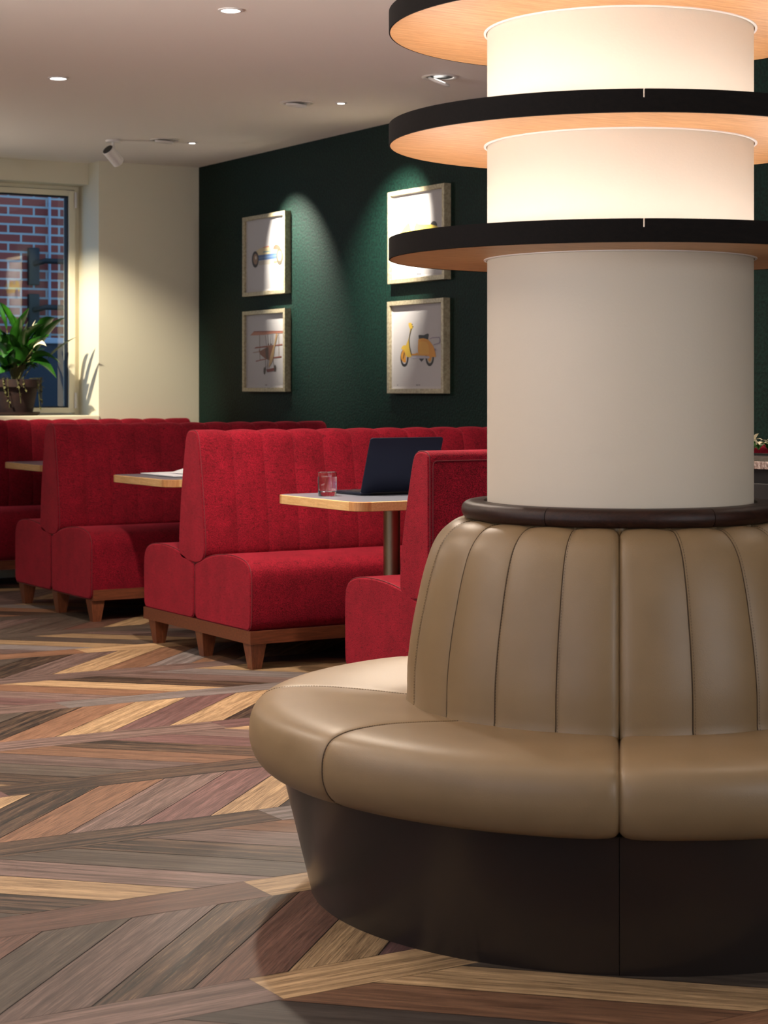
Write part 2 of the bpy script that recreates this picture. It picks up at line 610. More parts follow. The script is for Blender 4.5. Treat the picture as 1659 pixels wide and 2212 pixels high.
ff += [(i0, i0 + 1, i0 + 2, i0 + 3), (i0 + 7, i0 + 6, i0 + 5, i0 + 4)]
fmi += [1, 1]
me = bpy.data.meshes.new('floor')
me.from_pydata(fv, [], ff)
me.materials.append(M['plank'])
me.materials.append(M['floor_gap'])
for p, i in zip(me.polygons, fmi):
    p.material_index = i
me.uv_layers.new(name='grain')
me.color_attributes.new('plank_colour', 'FLOAT_COLOR', 'CORNER')
ul = me.uv_layers['grain']
ca = me.color_attributes['plank_colour']
for lp in me.loops:
    ul.data[lp.index].uv = fuv[lp.vertex_index]
    if lp.vertex_index < len(fcol):
        ca.data[lp.index].color = fcol[lp.vertex_index]
floor = struct(bpy.data.objects.new('floor', me))
COL.objects.link(floor)

def sbox(name, material, *b):
    mb = MB()
    mb.box(*b)
    return struct(mb.build(name, material, smooth=False))

sbox('ceiling', M['plaster_ceiling'], XL, WX + .15, YF, WY + .5, CEIL, CEIL + .15)
sbox('wall_right', M['green'], WX, WX + .15, YF, WY + .5, -.1, CEIL)
mb = MB()
for b in ((XL, 2.0, -.1, CEIL), (5.2, WX, -.1, CEIL), (2.0, 5.2, -.1, .7), (2.0, 5.2, 2.4, CEIL)):
    mb.box(b[0], b[1], YF - .15, YF, b[2], b[3])
struct(mb.build('wall_front', M['plaster_white'], smooth=False))
# left wall with two added window openings
mb = MB()
mb.box(XL - .15, XL, YF, WY + .5, -.1, .55)
mb.box(XL - .15, XL, YF, WY + .5, 2.5, CEIL)
for a, b in ((YF, -.9), (2.9, 3.6), (6.4, WY + .5)):
    mb.box(XL - .15, XL, a, b, .55, 2.5)
struct(mb.build('wall_left', M['plaster_white'], smooth=False))
# back wall: solid pier at the right, recessed window left of it, plain further left
PX = 4.662
RY = WY + .35
mb = MB()
mb.box(PX, WX, WY, RY + .15, -.1, CEIL)
mb.box(3.05, PX, RY, RY + .15, -.1, 1.0)
mb.box(3.05, PX, WY + .17, RY + .15, 2.469, CEIL)
mb.box(XL, 3.05, WY, RY + .15, -.1, CEIL)
mb.box(3.05, PX, WY + .02, RY, -.1, .965)
struct(mb.build('wall_back', M['plaster_white'], smooth=False))

# window in the recess
w = thing('window_1', None, None, (3.85, RY, 1.0), kind='structure')
mb = MB()   # outer frame, local to (3.85, RY, 1.0)
xl, xr, z0, z1 = 3.05 - 3.85, PX - 3.85, 0, 1.469
mb.box(xr - .028, xr, -.02, .06, z0, z1)
mb.box(xl, xl + .028, -.02, .06, z0, z1)
mb.box(xl + .028, xr - .028, -.02, .06, z1 - .022, z1)
mb.box(xl + .028, xr - .028, -.02, .06, z0, z0 + .006)
mb.build('window_frame', M['window_white'], w, smooth=False)
mb = MB()
sx0, sx1, sz0, sz1 = xl + .034, xr - .034, .010, 1.441
gx0, gx1, gz0, gz1 = xl + .12, 4.576 - 3.85, .052, 1.398
mb.box(gx0 - .009, gx1 + .009, -.044, .049, sz0, gz0 - .008)
mb.box(gx0 - .009, gx1 + .009, -.044, .049, gz1 + .008, sz1)
mb.box(sx0, gx0 - .008, -.045, .05, sz0, sz1, bev=.004)
mb.box(gx1 + .008, sx1, -.045, .05, sz0, sz1, bev=.004)
mb.build('sash', M['window_white'], w, smooth=False)
mb = MB()
mb.box(gx0 - .008, gx0, -.03, .02, gz0 - .008, gz1 + .008)
mb.box(gx1, gx1 + .008, -.03, .02, gz0 - .008, gz1 + .008)
mb.box(gx0, gx1, -.03, .02, gz1, gz1 + .008)
mb.box(gx0, gx1, -.03, .02, gz0 - .008, gz0)
mb.build('gasket', M['rubber'], w, smooth=False)
mb = MB()
mb.add([(gx0, 0, gz0), (gx1, 0, gz0), (gx1, 0, gz1), (gx0, 0, gz1)], [(0, 1, 2, 3)])
mb.build('pane', M['pane'], w, smooth=False)
for hz in (1.33, .04):
    mb = MB()
    mb.tube([(xr - .035, -.055, hz), (xr - .035, -.055, hz + .10)], .009, 12)
    mb.tube([(xr - .035, -.055, hz + .048), (xr - .035, -.055, hz + .052)], .0105, 12)
    mb.build('hinge', M['metal_white'], w)
mb = MB()
mb.box(3.05, PX, WY - .02, RY - .02, .965, .998, bev=.006)
struct(mb.build('trim_1', M['window_white'], smooth=False))

# left wall windows, unseen: frames with mullions added to go with the fill lights
for i, (a, b) in enumerate(((-.9, 2.9), (3.6, 6.4))):
    w2 = thing('window_%d' % (i + 2), None, None, (XL, (a + b) / 2, .55), kind='structure')
    mb = MB()
    h = (b - a) / 2
    mb.box(-.12, -.04, -h, -h + .06, 0, 1.95)
    mb.box(-.12, -.04, h - .06, h, 0, 1.95)
    mb.box(-.12, -.04, -h, h, 0, .06)
    mb.box(-.12, -.04, -h, h, 1.89, 1.95)
    for q in (-.33, .33):
        mb.box(-.12, -.04, q * h * 1.0 - .03, q * h + .03, 0, 1.95)
    mb.build('window_frame', M['window_white'], w2, smooth=False)
    mb = MB()
    mb.add([(-.08, -h, 0), (-.08, h, 0), (-.08, h, 1.95), (-.08, -h, 1.95)], [(0, 1, 2, 3)])
    mb.build('pane', M['pane'], w2, smooth=False)

w2 = thing('window_4', None, None, (3.6, YF, .7), kind='structure')  # unseen window in the front wall, added to carry the front fill
mb = MB()
for b in ((-1.6, -1.54, 0, 1.7), (1.54, 1.6, 0, 1.7), (-.03, .03, 0, 1.7), (-1.54, 1.54, 0, .06), (-1.54, 1.54, 1.64, 1.7)):
    mb.box(b[0], b[1], -.12, -.04, b[2], b[3])
mb.build('window_frame', M['window_white'], w2, smooth=False)
mb = MB()
mb.add([(-1.6, -.08, 0), (1.6, -.08, 0), (1.6, -.08, 1.7), (-1.6, -.08, 1.7)], [(0, 1, 2, 3)])
mb.build('pane', M['pane'], w2, smooth=False)

# unseen wall uplights, added as fittings for the ceiling fill spots
for (x_, y_, rz_, lb_) in ((2.2, 11.19, 0, 'white half-round uplight on the white back wall left of the window'), (5.36, 3.0, -PI / 2, 'white half-round uplight on the green wall right of the column')):
    t = thing('wall_uplight', lb_, 'wall light', (x_, y_, 1.9), rz_)
    mb = MB()
    mb.lathe([(.02, 0), (.06, .0), (.12, .09), (.116, .09), (.057, .006), (.02, .006)], a0=PI, a1=2 * PI, n=24)
    mb.build('shade', M['metal_white'], t)
    mb = MB()
    mb.box(-.06, .06, -.012, -.001, -.02, .08)
    mb.build('back_plate', M['metal_white'], t, smooth=False)

# outside the window
def tagged(o, label, cat, group=None):
    o['label'] = label
    o['category'] = cat
    if group:
        o['group'] = group
    return o
mb = MB()
mb.box(1.0, 9.0, RY + .15, 15.5, -.2, -.1)
struct(mb.build('ground', M['asphalt'], smooth=False))
mb = MB()
mb.box(2.5, 9.0, 14.5, 14.8, -.1, 6.0)
tagged(mb.build('brick_wall', M['brick'], smooth=False), 'red brick wall with pale mortar outside the window', 'brick wall')
t = thing('boundary_wall', 'dark low wall with pale coping in front of the brick wall outside', 'low wall', (5.6, 14.1, -.1))
mb = MB()
mb.box(-1.6, 2.4, -.1, .1, 0, 1.62)
mb.build('wall_body', M['dark_slate'], t, smooth=False)
mb = MB()
mb.box(-1.6, 2.4, -.13, .13, 1.62, 1.665, bev=.01)
mb.build('coping', M['coping'], t, smooth=False)
mb = MB()
mb.tube([(5.60, 14.46, 1.5), (5.60, 14.46, 5.0)], .012, 8)
tagged(mb.build('conduit', M['coping']), 'thin pale vertical conduit running up the brick wall outside', 'pipe')
for (zz, tx) in ((2.17, 'upper of two black brackets with a horizontal arm on the brick wall outside'), (1.80, 'lower of two black brackets on the brick wall outside, just above the plant')):
    t = thing('wall_bracket', tx, 'bracket', (5.47, 14.5, zz), group='black brackets on the brick wall outside')
    mb = MB()
    mb.box(-.045, .045, -.05, 0, -.17, .13, bev=.01)
    mb.build('plate', M['black'], t)
    mb = MB()
    mb.tube([(0, -.05, 0), (.03, -.12, .01), (.06, -.13, .02), (.30, -.13, .02)], .022, 10)
    mb.build('arm', M['black'], t)

# ================================================================== COLUMN WITH DISCS
CX, CY = 2.7745, 3.5214
TH = math.atan2(-CY, -CX)            # direction from the column towards the camera

def ang(theta_left_deg):
    return TH - R(theta_left_deg)

col = thing('column', 'round cream column carrying three black-edged wooden rings lit from behind', 'column', (CX, CY, 0))
mb = MB()
mb.lathe([(.3094, .80), (.3094, CEIL), (.25, CEIL), (.25, .80)], n=128)
mb.build('shaft', M['column'], col, angle=60)
for zb in (1.4573, 1.7246, 1.990):
    # oak soffit board
    mb = MB()
    mb.lathe([(.312, zb + .001), (.5375, zb + .001), (.5375, zb + .018), (.312, zb + .018)], n=160)
    d = mb.build('disc', M['oak'], col, angle=30)
    mb = MB()
    a0 = ang(-5.4) + R(.17)
    mb.lathe([(.5375, zb), (.5405, zb + .001), (.5405, zb + .049), (.5265, zb + .050), (.5265, zb + .018), (.5375, zb + .018)], a0=a0, a1=a0 + 2 * PI - R(.34), n=200)
    mb.build('rim', M['edge_black'], d, angle=30)
    mb = MB()
    mb.lathe([(.5376, zb), (.5403, zb + .001), (.5403, zb + .031), (.5376, zb + .031)], a0=a0 - R(.36), a1=a0 + R(.02), n=4)
    mb.build('rim_joint', M['edge_black'], d, angle=30)
    mb = MB()
    mb.lathe([(.312, zb - .002), (.3175, zb - .001), (.3175, zb + .001), (.312, zb + .001)], n=128)
    mb.build('collar', M['metal_white'], d, angle=30)
    mb = MB()
    mb.lathe([(.455, zb + .018), (.470, zb + .018), (.470, zb + .026), (.455, zb + .026)], n=96)
    mb.build('light_strip', M['strip'], d, angle=30)

# ================================================================== ROUND BANQUETTE
ban = thing('round_banquette', 'round tan leather banquette wrapped around the base of the column', 'banquette', (CX, CY, 0))
# seat cushions, 45 degrees each, one seam facing the camera
SEAT = [(.46, .290), (.62, .288), (.78, .286), (.825, .292), (.850, .312), (.8635, .342), (.866, .372), (.862, .400), (.848, .424), (.822, .438), (.78, .445), (.70, .447), (.60, .441), (.52, .434), (.46, .430)]
SEATP = smooth_profile(SEAT, 3, closed=False)

def swept(prof, a0, a1, n, inset_fn):
    """closed profile swept between two angles, drawn in by inset_fn(angle) at seams; rings denser near the ends"""
    v, f = [], []
    P_ = len(prof)
    an = [a0 + (a1 - a0) * i / n for i in range(n + 1)]
    da = abs(a1 - a0) / n
    extra = []
    for fr in (.0015, .004, .008, .014):
        if fr < da * .9 * 1:
            extra += [a0 + math.copysign(fr, a1 - a0), a1 - math.copysign(fr, a1 - a0)]
    an = sorted(set(an + extra), reverse=a1 < a0)
    for a in an:
        pr = offset_poly(prof, inset_fn(a))
        for (r_, z_) in pr:
            v.append((r_ * math.cos(a), r_ * math.sin(a), z_))
    for i in range(len(an) - 1):
        for k in range(P_):
            k2 = (k + 1) % P_
            f.append((i * P_ + k, (i + 1) * P_ + k, (i + 1) * P_ + k2, i * P_ + k2))
    f.append(tuple(range(P_)))
    f.append(tuple((len(an) - 1) * P_ + k for k in range(P_))[::-1])
    return v, f

def seam_tube(prof_out, a, r=.0012, off=.0):
    mb_ = MB()
    pts = [(r_ * math.cos(a), r_ * math.sin(a), z_) for (r_, z_) in prof_out]
    mb_.tube(pts, r, 6)
    return mb_

def stitches(mb_, prof_out, a, dist, step=.0065, dl=.0042, r=.0006):
    """dashes of thread running beside a seam"""
    acc, last = 0, None
    pts = []
    for (r_, z_) in prof_out:
        aa = a + dist / max(r_, .1)
        pts.append(Vector((r_ * math.cos(aa), r_ * math.sin(aa), z_)))
    # resample
    segs = []
    tot = 0
    for p, q in zip(pts, pts[1:]):
        segs.append((tot, (q - p).length, p, q))
        tot += (q - p).length
    s_ = 0
    while s_ + dl < tot:
        ends = []
        for t_ in (s_, s_ + dl):
            for (st_, ln, p, q) in segs:
                if st_ <= t_ <= st_ + ln:
                    ends.append(p.lerp(q, (t_ - st_) / ln))
                    break
        if len(ends) == 2:
            mb_.tube(ends, r, 4)
        s_ += step

for k in range(8):
    a0, a1 = ang(45 * k), ang(45 * (k + 1))

    def ins(a, a0=a0, a1=a1, k=k):
        d0, d1 = abs(a - a0) * .8, abs(a - a1) * .8
        e0 = .006 * math.exp(-d0 / .006) + (.004 * math.exp(-d0 / .02))
        e1 = .006 * math.exp(-d1 / .006) + (.004 * math.exp(-d1 / .02))
        b0 = 1.6 if k == 0 else .55
        b1 = 1.6 if k == 7 else .55
        return e0 * b0 + e1 * b1
    v, f = swept(SEATP, a0, a1, 30, ins)
    cu = link_mesh('seat_cushion', v, f, M['leather'], ban, angle=50)
    if k in (0, 1, 2, 7):
        inner = offset_poly(SEATP, .0022)[7:-1]
        if k != 0:
            seam_tube(offset_poly(SEATP, .0045)[7:-1], a0, .0016).build('piping', M['leather_seam'], cu)
            st = MB()
            stitches(st, offset_poly(SEATP, .0006)[7:-1], a0, .007)
            st.build('stitching', M['stitch'], cu)

# back cushions
BACKO = [(.440, .395), (.500, .410), (.4985, .440), (.4980, .480), (.4965, .520), (.4900, .576), (.4820, .625), (.4720, .672), (.4630, .713), (.4520, .753), (.4380, .792), (.4210, .820), (.4000, .840), (.3750, .852), (.345, .854)]
BACKP = smooth_profile(BACKO, 3, closed=False) + [(.345, .60), (.40, .40)]
NB = len(BACKO) * 3 - 2
segs_b = [(0, [15.6, 32.6, 50.0, 70.5], 90), (90, [108, 126, 144, 162], 180), (180, [198, 216, 234, 252], 270), (270, [288, 306, 324, 342], 360)]
for (s0, seams, s1) in segs_b:
    a0, a1 = ang(s0), ang(s1)
    se = [ang(q) for q in seams]

    def ins(a, a0=a0, a1=a1, se=se):
        d = .012 * math.exp(-abs(a - a0) * .49 / .007) + .012 * math.exp(-abs(a - a1) * .49 / .007)
        allb = sorted([a0, a1] + se)
        for q0, q1 in zip(allb, allb[1:]):
            if q0 <= a <= q1:
                t_ = (a - q0) / (q1 - q0)
                d += .0062 * (1 - abs(math.sin(PI * t_)) ** .6)
        return max(0, d - .0)
    v, f = [], []
    P_ = len(BACKP)
    allb = sorted([a0, a1] + se)
    an = []
    for q0, q1 in zip(allb, allb[1:]):
        for t_ in [0, .01, .025, .05, .09, .14, .2, .28, .36, .44, .52, .6, .68, .75, .82, .88, .92, .955, .98, .99]:
            an.append(q0 + (q1 - q0) * t_)
    an.append(a1 if a1 > a0 else a0)
    for a in an:
        dd = ins(a)
        pr = offset_poly(BACKP, [dd if i < NB else 0 for i in range(P_)])
        for (r_, z_) in pr:
            v.append((r_ * math.cos(a), r_ * math.sin(a), z_))
    for i in range(len(an) - 1):
        for k in range(P_):
            k2 = (k + 1) % P_
            f.append((i * P_ + k, (i + 1) * P_ + k, (i + 1) * P_ + k2, i * P_ + k2))
    f.append(tuple(range(P_)))
    f.append(tuple((len(an) - 1) * P_ + k for k in range(P_))[::-1])
    bc = link_mesh('back_cushion', v, f, M['leather'], ban, angle=50)
    if s0 in (0, 270):
        pr = offset_poly(BACKP, .0057)[2:NB]
        for q in se:
            st = MB()
            st.tube([(r_ * math.cos(q), r_ * math.sin(q), z_) for (r_, z_) in pr], .0006, 5)
            st.build('seam_line', M['leather_seam'], bc)
        pr = offset_poly(BACKP, .0024)[2:NB]
        for q in se:
            st = MB()
            stitches(st, pr, q, .0042)
            st.build('stitching', M['stitch'], bc)

# dark base panels
for k in range(4):
    a1, a0 = ang(90 * k) - R(.06), ang(90 * (k + 1)) + R(.06)
    mb = MB()
    mb.lathe([(.66, .0), (.7227, .0), (.7350, .05), (.7930, .289), (.60, .289)], a0=a0, a1=a1, n=48)
    mb.build('base_panel', M['base_brown'], ban, angle=30)
mb = MB()
mb.lathe([(.60, .001), (.655, .001), (.590, .288), (.50, .288)], n=64)
mb.build('inner_core', M['black'], ban)
mb = MB()
mb.lathe([(.30, .30), (.44, .30), (.39, .45), (.34, .845), (.315, .845), (.312, .60)], n=64)
mb.build('back_frame', M['black'], ban)

# wooden top rail in six lengths
rp = smooth_profile([(.318, .853), (.345, .853), (.360, .855), (.3685, .865), (.3700, .875), (.3665, .886), (.356, .8935), (.340, .8950), (.318, .8945)], 3, closed=False)
for k in range(6):
    a0, a1 = ang(26 + 60 * k) - R(60) + R(.12), ang(26 + 60 * k) - R(.12)
    mb = MB()
    mb.lathe(rp, a0=a0, a1=a1, n=40)
    mb.build('top_rail', M['rail_wood'], ban, angle=50)
mb = MB()
mb.lathe([(.311, .852), (.322, .852), (.322, .8885), (.311, .8885)], n=96)
mb.build('rail_infill', M['rail_wood'], ban, angle=50)

# ================================================================== RED BOOTH BENCHES
WB = 1.073

def loft_x(profile, xs, insets):
    v, f = [], []
    P_ = len(profile)
    for x, d in zip(xs, insets):
        for (y, z) in offset_poly(profile, d):
            v.append((x, y, z))
    for i in range(len(xs) - 1):
        for k in range(P_):
            k2 = (k + 1) % P_
            f.append((i * P_ + k, i * P_ + k2, (i + 1) * P_ + k2, (i + 1) * P_ + k))
    f.append(tuple(range(P_))[::-1])
    f.append(tuple((len(xs) - 1) * P_ + k for k in range(P_)))
    return v, f

def seat_xs(Lb):
    xs = [0, .003, .008, .016, .03, .06]
    ins_ = [.008, .0045, .002, .0005, 0, 0]
    n = 14
    xs += [.06 + (Lb - .12) * i / n for i in range(1, n)]
    ins_ += [0] * (n - 1)
    xs += [Lb - q for q in (.06, .03, .016, .008, .003, 0)]
    ins_ += [0, 0, .0005, .002, .0045, .008]
    return xs, ins_

def back_xs(Lb, pitch=.149, deep=.007):
    xs, ins_ = [0, .003, .008, .015], [.009, .005, .0022, .0006]
    n = int(round((Lb - .02) / pitch))
    p = (Lb - .03) / n
    for i in range(n):
        for t_ in ([0] if i else []) + [.02, .05, .1, .18, .3, .42, .5, .58, .7, .82, .9, .95, .98]:
            xs.append(.015 + p * (i + t_))
            d = 1 - math.sin(PI * t_) ** .5
            if (i == 0 and t_ < .5) or (i == n - 1 and t_ > .5):
                d = 0
            ins_.append(deep * d)
    xs += [Lb - q for q in (.015, .008, .003, 0)]
    ins_ += [.0006, .0022, .005, .009]
    return xs, ins_, p

def seat_profile(dz=0, z0=.16):
    return smooth_profile([(.0, z0 + .05), (.005, z0 + .018), (.020, z0 + .004), (.05, z0), (.30, z0), (.49, z0), (.514, z0 + .004), (.529, z0 + .018), (.533, z0 + .05), (.533, .36), (.530, .400 + dz), (.48, .417 + dz), (.42, .437 + dz), (.34, .453 + dz), (.24, .463 + dz), (.15, .463 + dz), (.08, .455 + dz), (.035, .440 + dz), (.010, .415 + dz), (.000, .380 + dz), (-.002, .30)], 2)

def piping(profile, x, r=.0022):
    m_ = MB()
    m_.tube([(x, y, z) for (y, z) in profile], r, 6, closed=True)
    return m_

def leg(parent, x, y, h=.108):
    m_ = MB()
    a, b = .036, .021
    m_.add([(x - b, y - b, 0), (x + b, y - b, 0), (x + b, y + b, 0), (x - b, y + b, 0), (x - a, y - a, h), (x + a, y - a, h), (x + a, y + a, h), (x - a, y + a, h)],
           [(0, 3, 2, 1), (4, 5, 6, 7), (0, 1, 5, 4), (1, 2, 6, 5), (2, 3, 7, 6), (3, 0, 4, 7)])
    o = m_.build('leg', M['leg_wood'], parent, smooth=False)
    return o

def make_bench(label, x0, y0, Lb, double=True, zs=1.0, skirt=False):
    """x0,y0: near corner of the end; y grows away from the camera"""
    t = thing('booth_bench', label, 'bench', (x0, y0, 0), group='red booth benches along the green wall')
    sp = [(y, z * zs) for (y, z) in seat_profile(0, .113 if skirt else .16)]
    mir = [(WB - y, z) for (y, z) in sp]
    xs, ins_ = seat_xs(Lb)
    sides = [mir] if double == 'far' else [sp] if double == 'near' else [sp, mir]
    for pr in sides:
        v, f = loft_x(pr, xs, ins_)
        s_ = link_mesh('seat', v, f, M['red'], t, angle=50)
        piping(offset_poly(pr, .0018), .006, .0022).build('piping', M['red_seam'], s_)
    if double is True:
        bp = [(.535, .402), (.470, .410), (.436, .440), (.430, .50), (.440, .60), (.452, .69), (.466, .78), (.482, .87), (.492, .925), (.503, .958), (.525, .977), (.560, .982), (.598, .977), (.620, .957), (.632, .925), (.644, .87), (.662, .78), (.677, .69), (.688, .60), (.697, .50), (.692, .44), (.655, .410)]
        deep = .010
    elif double == 'far':
        bp = [(.482, .113), (.482, .40), (.482, .60), (.482, .80), (.483, .90), (.487, .925), (.505, .938), (.545, .940), (.575, .930), (.592, .905), (.606, .86), (.632, .76), (.660, .64), (.676, .54), (.680, .46), (.668, .425), (.600, .405), (.540, .39), (.535, .113)]
        deep = 0.0
    else:
        bp = [(.535, .17), (.535, .402), (.480, .408), (.436, .430), (.415, .50), (.415, .60), (.422, .69), (.430, .78), (.440, .87), (.448, .925), (.460, .958), (.480, .975), (.505, .978), (.530, .970), (.545, .94), (.548, .80), (.548, .17)]
        deep = .010
    bp = [(y, z * (zs if double is not True else 1)) for (y, z) in bp]
    bpp = smooth_profile(bp, 2)
    xs, ins_, p = back_xs(Lb, deep=deep)
    v, f = loft_x(bpp, xs, ins_)
    b_ = link_mesh('backrest', v, f, M['red'], t, angle=50)
    piping(offset_poly(bpp, .0022), .006, .0022).build('piping', M['red_seam'], b_)
    if double == 'far':
        m_ = MB()
        zt = .905
        m_.tube([(.016, .4805, .17), (.016, .4805, zt - .02), (.019, .4805, zt - .006), (.030, .4805, zt), (Lb - .05, .4805, zt)], .0025, 6)
        m_.build('panel_seam', M['red_seam'], b_)
    y1 = {True: WB, 'far': WB, 'near': .545}[double]
    yy0 = .485 if double == 'far' else 0.0
    m_ = MB()
    if skirt:
        m_.box(.012, Lb, yy0 - .003, y1 + .003, .108, .161)
    else:
        m_.box(0, Lb, yy0, y1, .108, .161)
    m_.build('plinth', M['plinth_wood'], t, smooth=False)
    ys = {True: (.05, .51, 1.0), 'far': (.55, 1.0), 'near': (.05, .50)}[double]
    for yy in ys:
        for xx in (.045, Lb / 2, Lb - .06):
            leg(t, xx, yy)
    return t

make_bench('red velvet booth bench nearest the round banquette, plain back towards the column', 3.57, 5.118, 1.68, 'far', skirt=True)
make_bench('bright red double booth bench in the middle, behind the table with the laptop', 3.565, 6.955, 1.70)
make_bench('darker red double booth bench left of the middle one, wooden legs in shadow', 3.63, 8.815, 1.63, skirt=True)
make_bench('dark shaded red bench furthest away, below the window and white wall', 3.70, 10.62, 1.55, 'near')

# ================================================================== TABLES
def make_table(label, x0, y0, y1, Lt, z=.73, legs=(.40, 1.0)):
    t = thing('booth_table', label, 'table', (x0, y0, 0), group='laminate tables between the booth benches')
    th = .037
    w_ = y1 - y0
    rc = .062

    def outline(ins_=0, n=8):
        pts = []
        for (cx_, cy_, a_) in ((rc, rc, PI), (Lt - rc, rc, 1.5 * PI), (Lt - rc, w_ - rc, 0), (rc, w_ - rc, .5 * PI)):
            for i in range(n + 1):
                a = a_ + .5 * PI * i / n
                pts.append((cx_ + (rc - ins_) * math.cos(a), cy_ + (rc - ins_) * math.sin(a)))
        return pts
    n = 8
    o1 = outline(0)
    o2 = outline(.005)
    c_ = len(o1)
    zt = z
    v, f, mi = [], [], []
    for (o_, zz) in ((o2, zt - th), (o1, zt - th + .002), (o1, zt - .002), (o2, zt)):
        v += [(p[0], p[1], zz) for p in o_]
    for r_ in range(3):
        for i in range(c_):
            j = (i + 1) % c_
            f.append((r_ * c_ + i, r_ * c_ + j, (r_ + 1) * c_ + j, (r_ + 1) * c_ + i))
            mi.append(1 if (i % (n + 1)) < n else 0)
    f.append(tuple(range(c_))[::-1])
    mi.append(0)
    link_mesh('edge_band', v, f, None, t, mats=[M['table_edge'], M['table_edge_corner']], fm=mi, angle=30)
    m_ = MB()
    o3 = outline(.005)
    m_.add([(p[0], p[1], zt) for p in o3] + [(p[0], p[1], zt - .01) for p in o3], [tuple(range(c_)), tuple(range(2 * c_ - 1, c_ - 1, -1))] + [(i, c_ + i, c_ + (i + 1) % c_, (i + 1) % c_) for i in range(c_)])
    m_.build('tabletop', M['table_top'], t, angle=30)
    for lx in legs:
        m_ = MB()
        m_.lathe([(0.0, .012), (.034, .012), (.034, z - th - .006), (0.0, z - th - .006)], n=40, center=(lx, w_ / 2, 0))
        p_ = m_.build('pole', M['steel'], t)
        m_ = MB()
        m_.lathe([(0, 0), (.20, 0), (.20, .006), (.17, .012), (.05, .018), (0, .018)], n=48, center=(lx, w_ / 2, 0))
        m_.build('foot_plate', M['iron'], t)
        m_ = MB()
        m_.box(lx - .10, lx + .10, w_ / 2 - .10, w_ / 2 + .10, z - th - .007, z - th - .001)
        m_.build('mounting_plate', M['iron'], t, smooth=False)
    return t
make_table('pale wood edged table holding the laptop and glass of water', 3.62, 6.181, 6.85, 1.45, legs=(.357, 1.0))
make_table('pale wood edged table with white papers beside the middle bench', 3.765, 8.205, 8.895, 1.35)
make_table('shaded table at the left edge of the photo near the furthest bench', 3.90, 10.16, 10.84, 1.25)

# laptop --------------------------------------------------------------
TZ = .73
t = thing('laptop', 'open dark blue laptop seen from behind on the nearest table', 'laptop', (3.861, 6.57, TZ))
mb = MB()
mb.box(0, .345, 0, .235, .002, .013, bev=.004)
base = mb.build('base', M['laptop'], t)
mb = MB()
mb.box(.025, .32, .04, .15, .0131, .0142)
mb.build('keyboard', M['keys'], base, smooth=False)
mb = MB()
bm = bmesh.new()
# lid: rounded rectangle extruded, hinged at y=0, leaning towards -y
def rrect(w0, w1, h0, h1, r_, n=6):
    pts = []
    for (cx_, cz_, a_) in ((w1 - r_, h1 - r_, 0), (w0 + r_, h1 - r_, .5 * PI), (w0 + r_, h0 + r_, PI), (w1 - r_, h0 + r_, 1.5 * PI)):
        for i in range(n + 1):
            a = a_ + .5 * PI * i / n
            pts.append((cx_ + r_ * math.cos(a), cz_ + r_ * math.sin(a)))
    return pts
bm.free()
lean = R(19.5)
def lidpt(x, h, d):
    return (x, -h * math.sin(lean) + d * math.cos(lean), .010 + h * math.cos(lean) + d * math.sin(lean))
pr = rrect(0, .345, 0, .238, .011)
c_ = len(pr)
pi_ = rrect(.001, .344, .001, .237, .010)
v = [lidpt(a, b, -.0055) for a, b in pi_] + [lidpt(a, b, -.0045) for a, b in pr] + [lidpt(a, b, -.001) for a, b in pr]
f = [(k_ * c_ + i, k_ * c_ + (i + 1) % c_, (k_ + 1) * c_ + (i + 1) % c_, (k_ + 1) * c_ + i) for k_ in range(2) for i in range(c_)]
f += [tuple(range(c_))[::-1], tuple(2 * c_ + i for i in range(c_))]
lid = link_mesh('lid', v, f, M['laptop'], t, angle=30)
pr = rrect(.008, .337, .010, .230, .004)
v = [lidpt(a, b, -.0006) for a, b in pr]
link_mesh('screen', v, [tuple(range(c_))], M['screen'], lid)
mb = MB()
mb.tube([(.05, -.001, .010), (.295, -.001, .010)], .0055, 12)
mb.build('hinge', M['black'], t)

# glass of water ------------------------------------------------------
t = thing('water_glass', 'clear tumbler of water beside the laptop', 'glass', (3.735, 6.615, TZ + .0005))
rO, hG = .0385, .096
mb = MB()
prof = [(0.0001, 0), (.030, 0), (.035, .002), (.0365, .008), (rO, .03), (rO, hG - .001), (rO - .0012, hG), (rO - .0024, hG - .001), (rO - .0026, .03), (rO - .005, .020), (.025, .0175), (.0001, .017)]
mb.lathe(prof, n=64)
mb.build('tumbler', M['glass'], t, angle=15)
mb = MB()
rw = rO - .0016
mb.lathe([(.0001, .0172), (.025, .0177), (rO - .0042, .0202), (rw, .030), (rw, .078), (.0001, .078)], n=64)
mb.build('water', M['water'], t, angle=15)

# papers on the second table -----------------------------------------
def sheet(name, x0, x1, y0, y1, zf, label, group=None, thick=.0015):
    nx, ny = 12, 12
    v, f = [], []
    for s_ in (0, 1):
        for i in range(nx + 1):
            for j in range(ny + 1):
                a, b = i / nx, j / ny
                v.append((x0 + (x1 - x0) * a, y0 + (y1 - y0) * b, TZ + .001 + zf(a, b) + (thick if s_ else 0)))
    Q = (nx + 1) * (ny + 1)
    for i in range(nx):
        for j in range(ny):
            a = i * (ny + 1) + j
            f.append((a, a + ny + 1, a + ny + 2, a + 1))
            f.append((Q + a, Q + a + 1, Q + a + ny + 2, Q + a + ny + 1))
    for i in range(nx):
        for j in (0, ny):
            a = i * (ny + 1) + j
            f.append((a, a + ny + 1, Q + a + ny + 1, Q + a))
    for j in range(ny):
        for i in (0, nx):
            a = i * (ny + 1) + j
            f.append((a, a + 1, Q + a + 1, Q + a))
    o = link_mesh(name, v, f, M['paper'], None)
    tagged(o, label, 'paper', group)
    return o
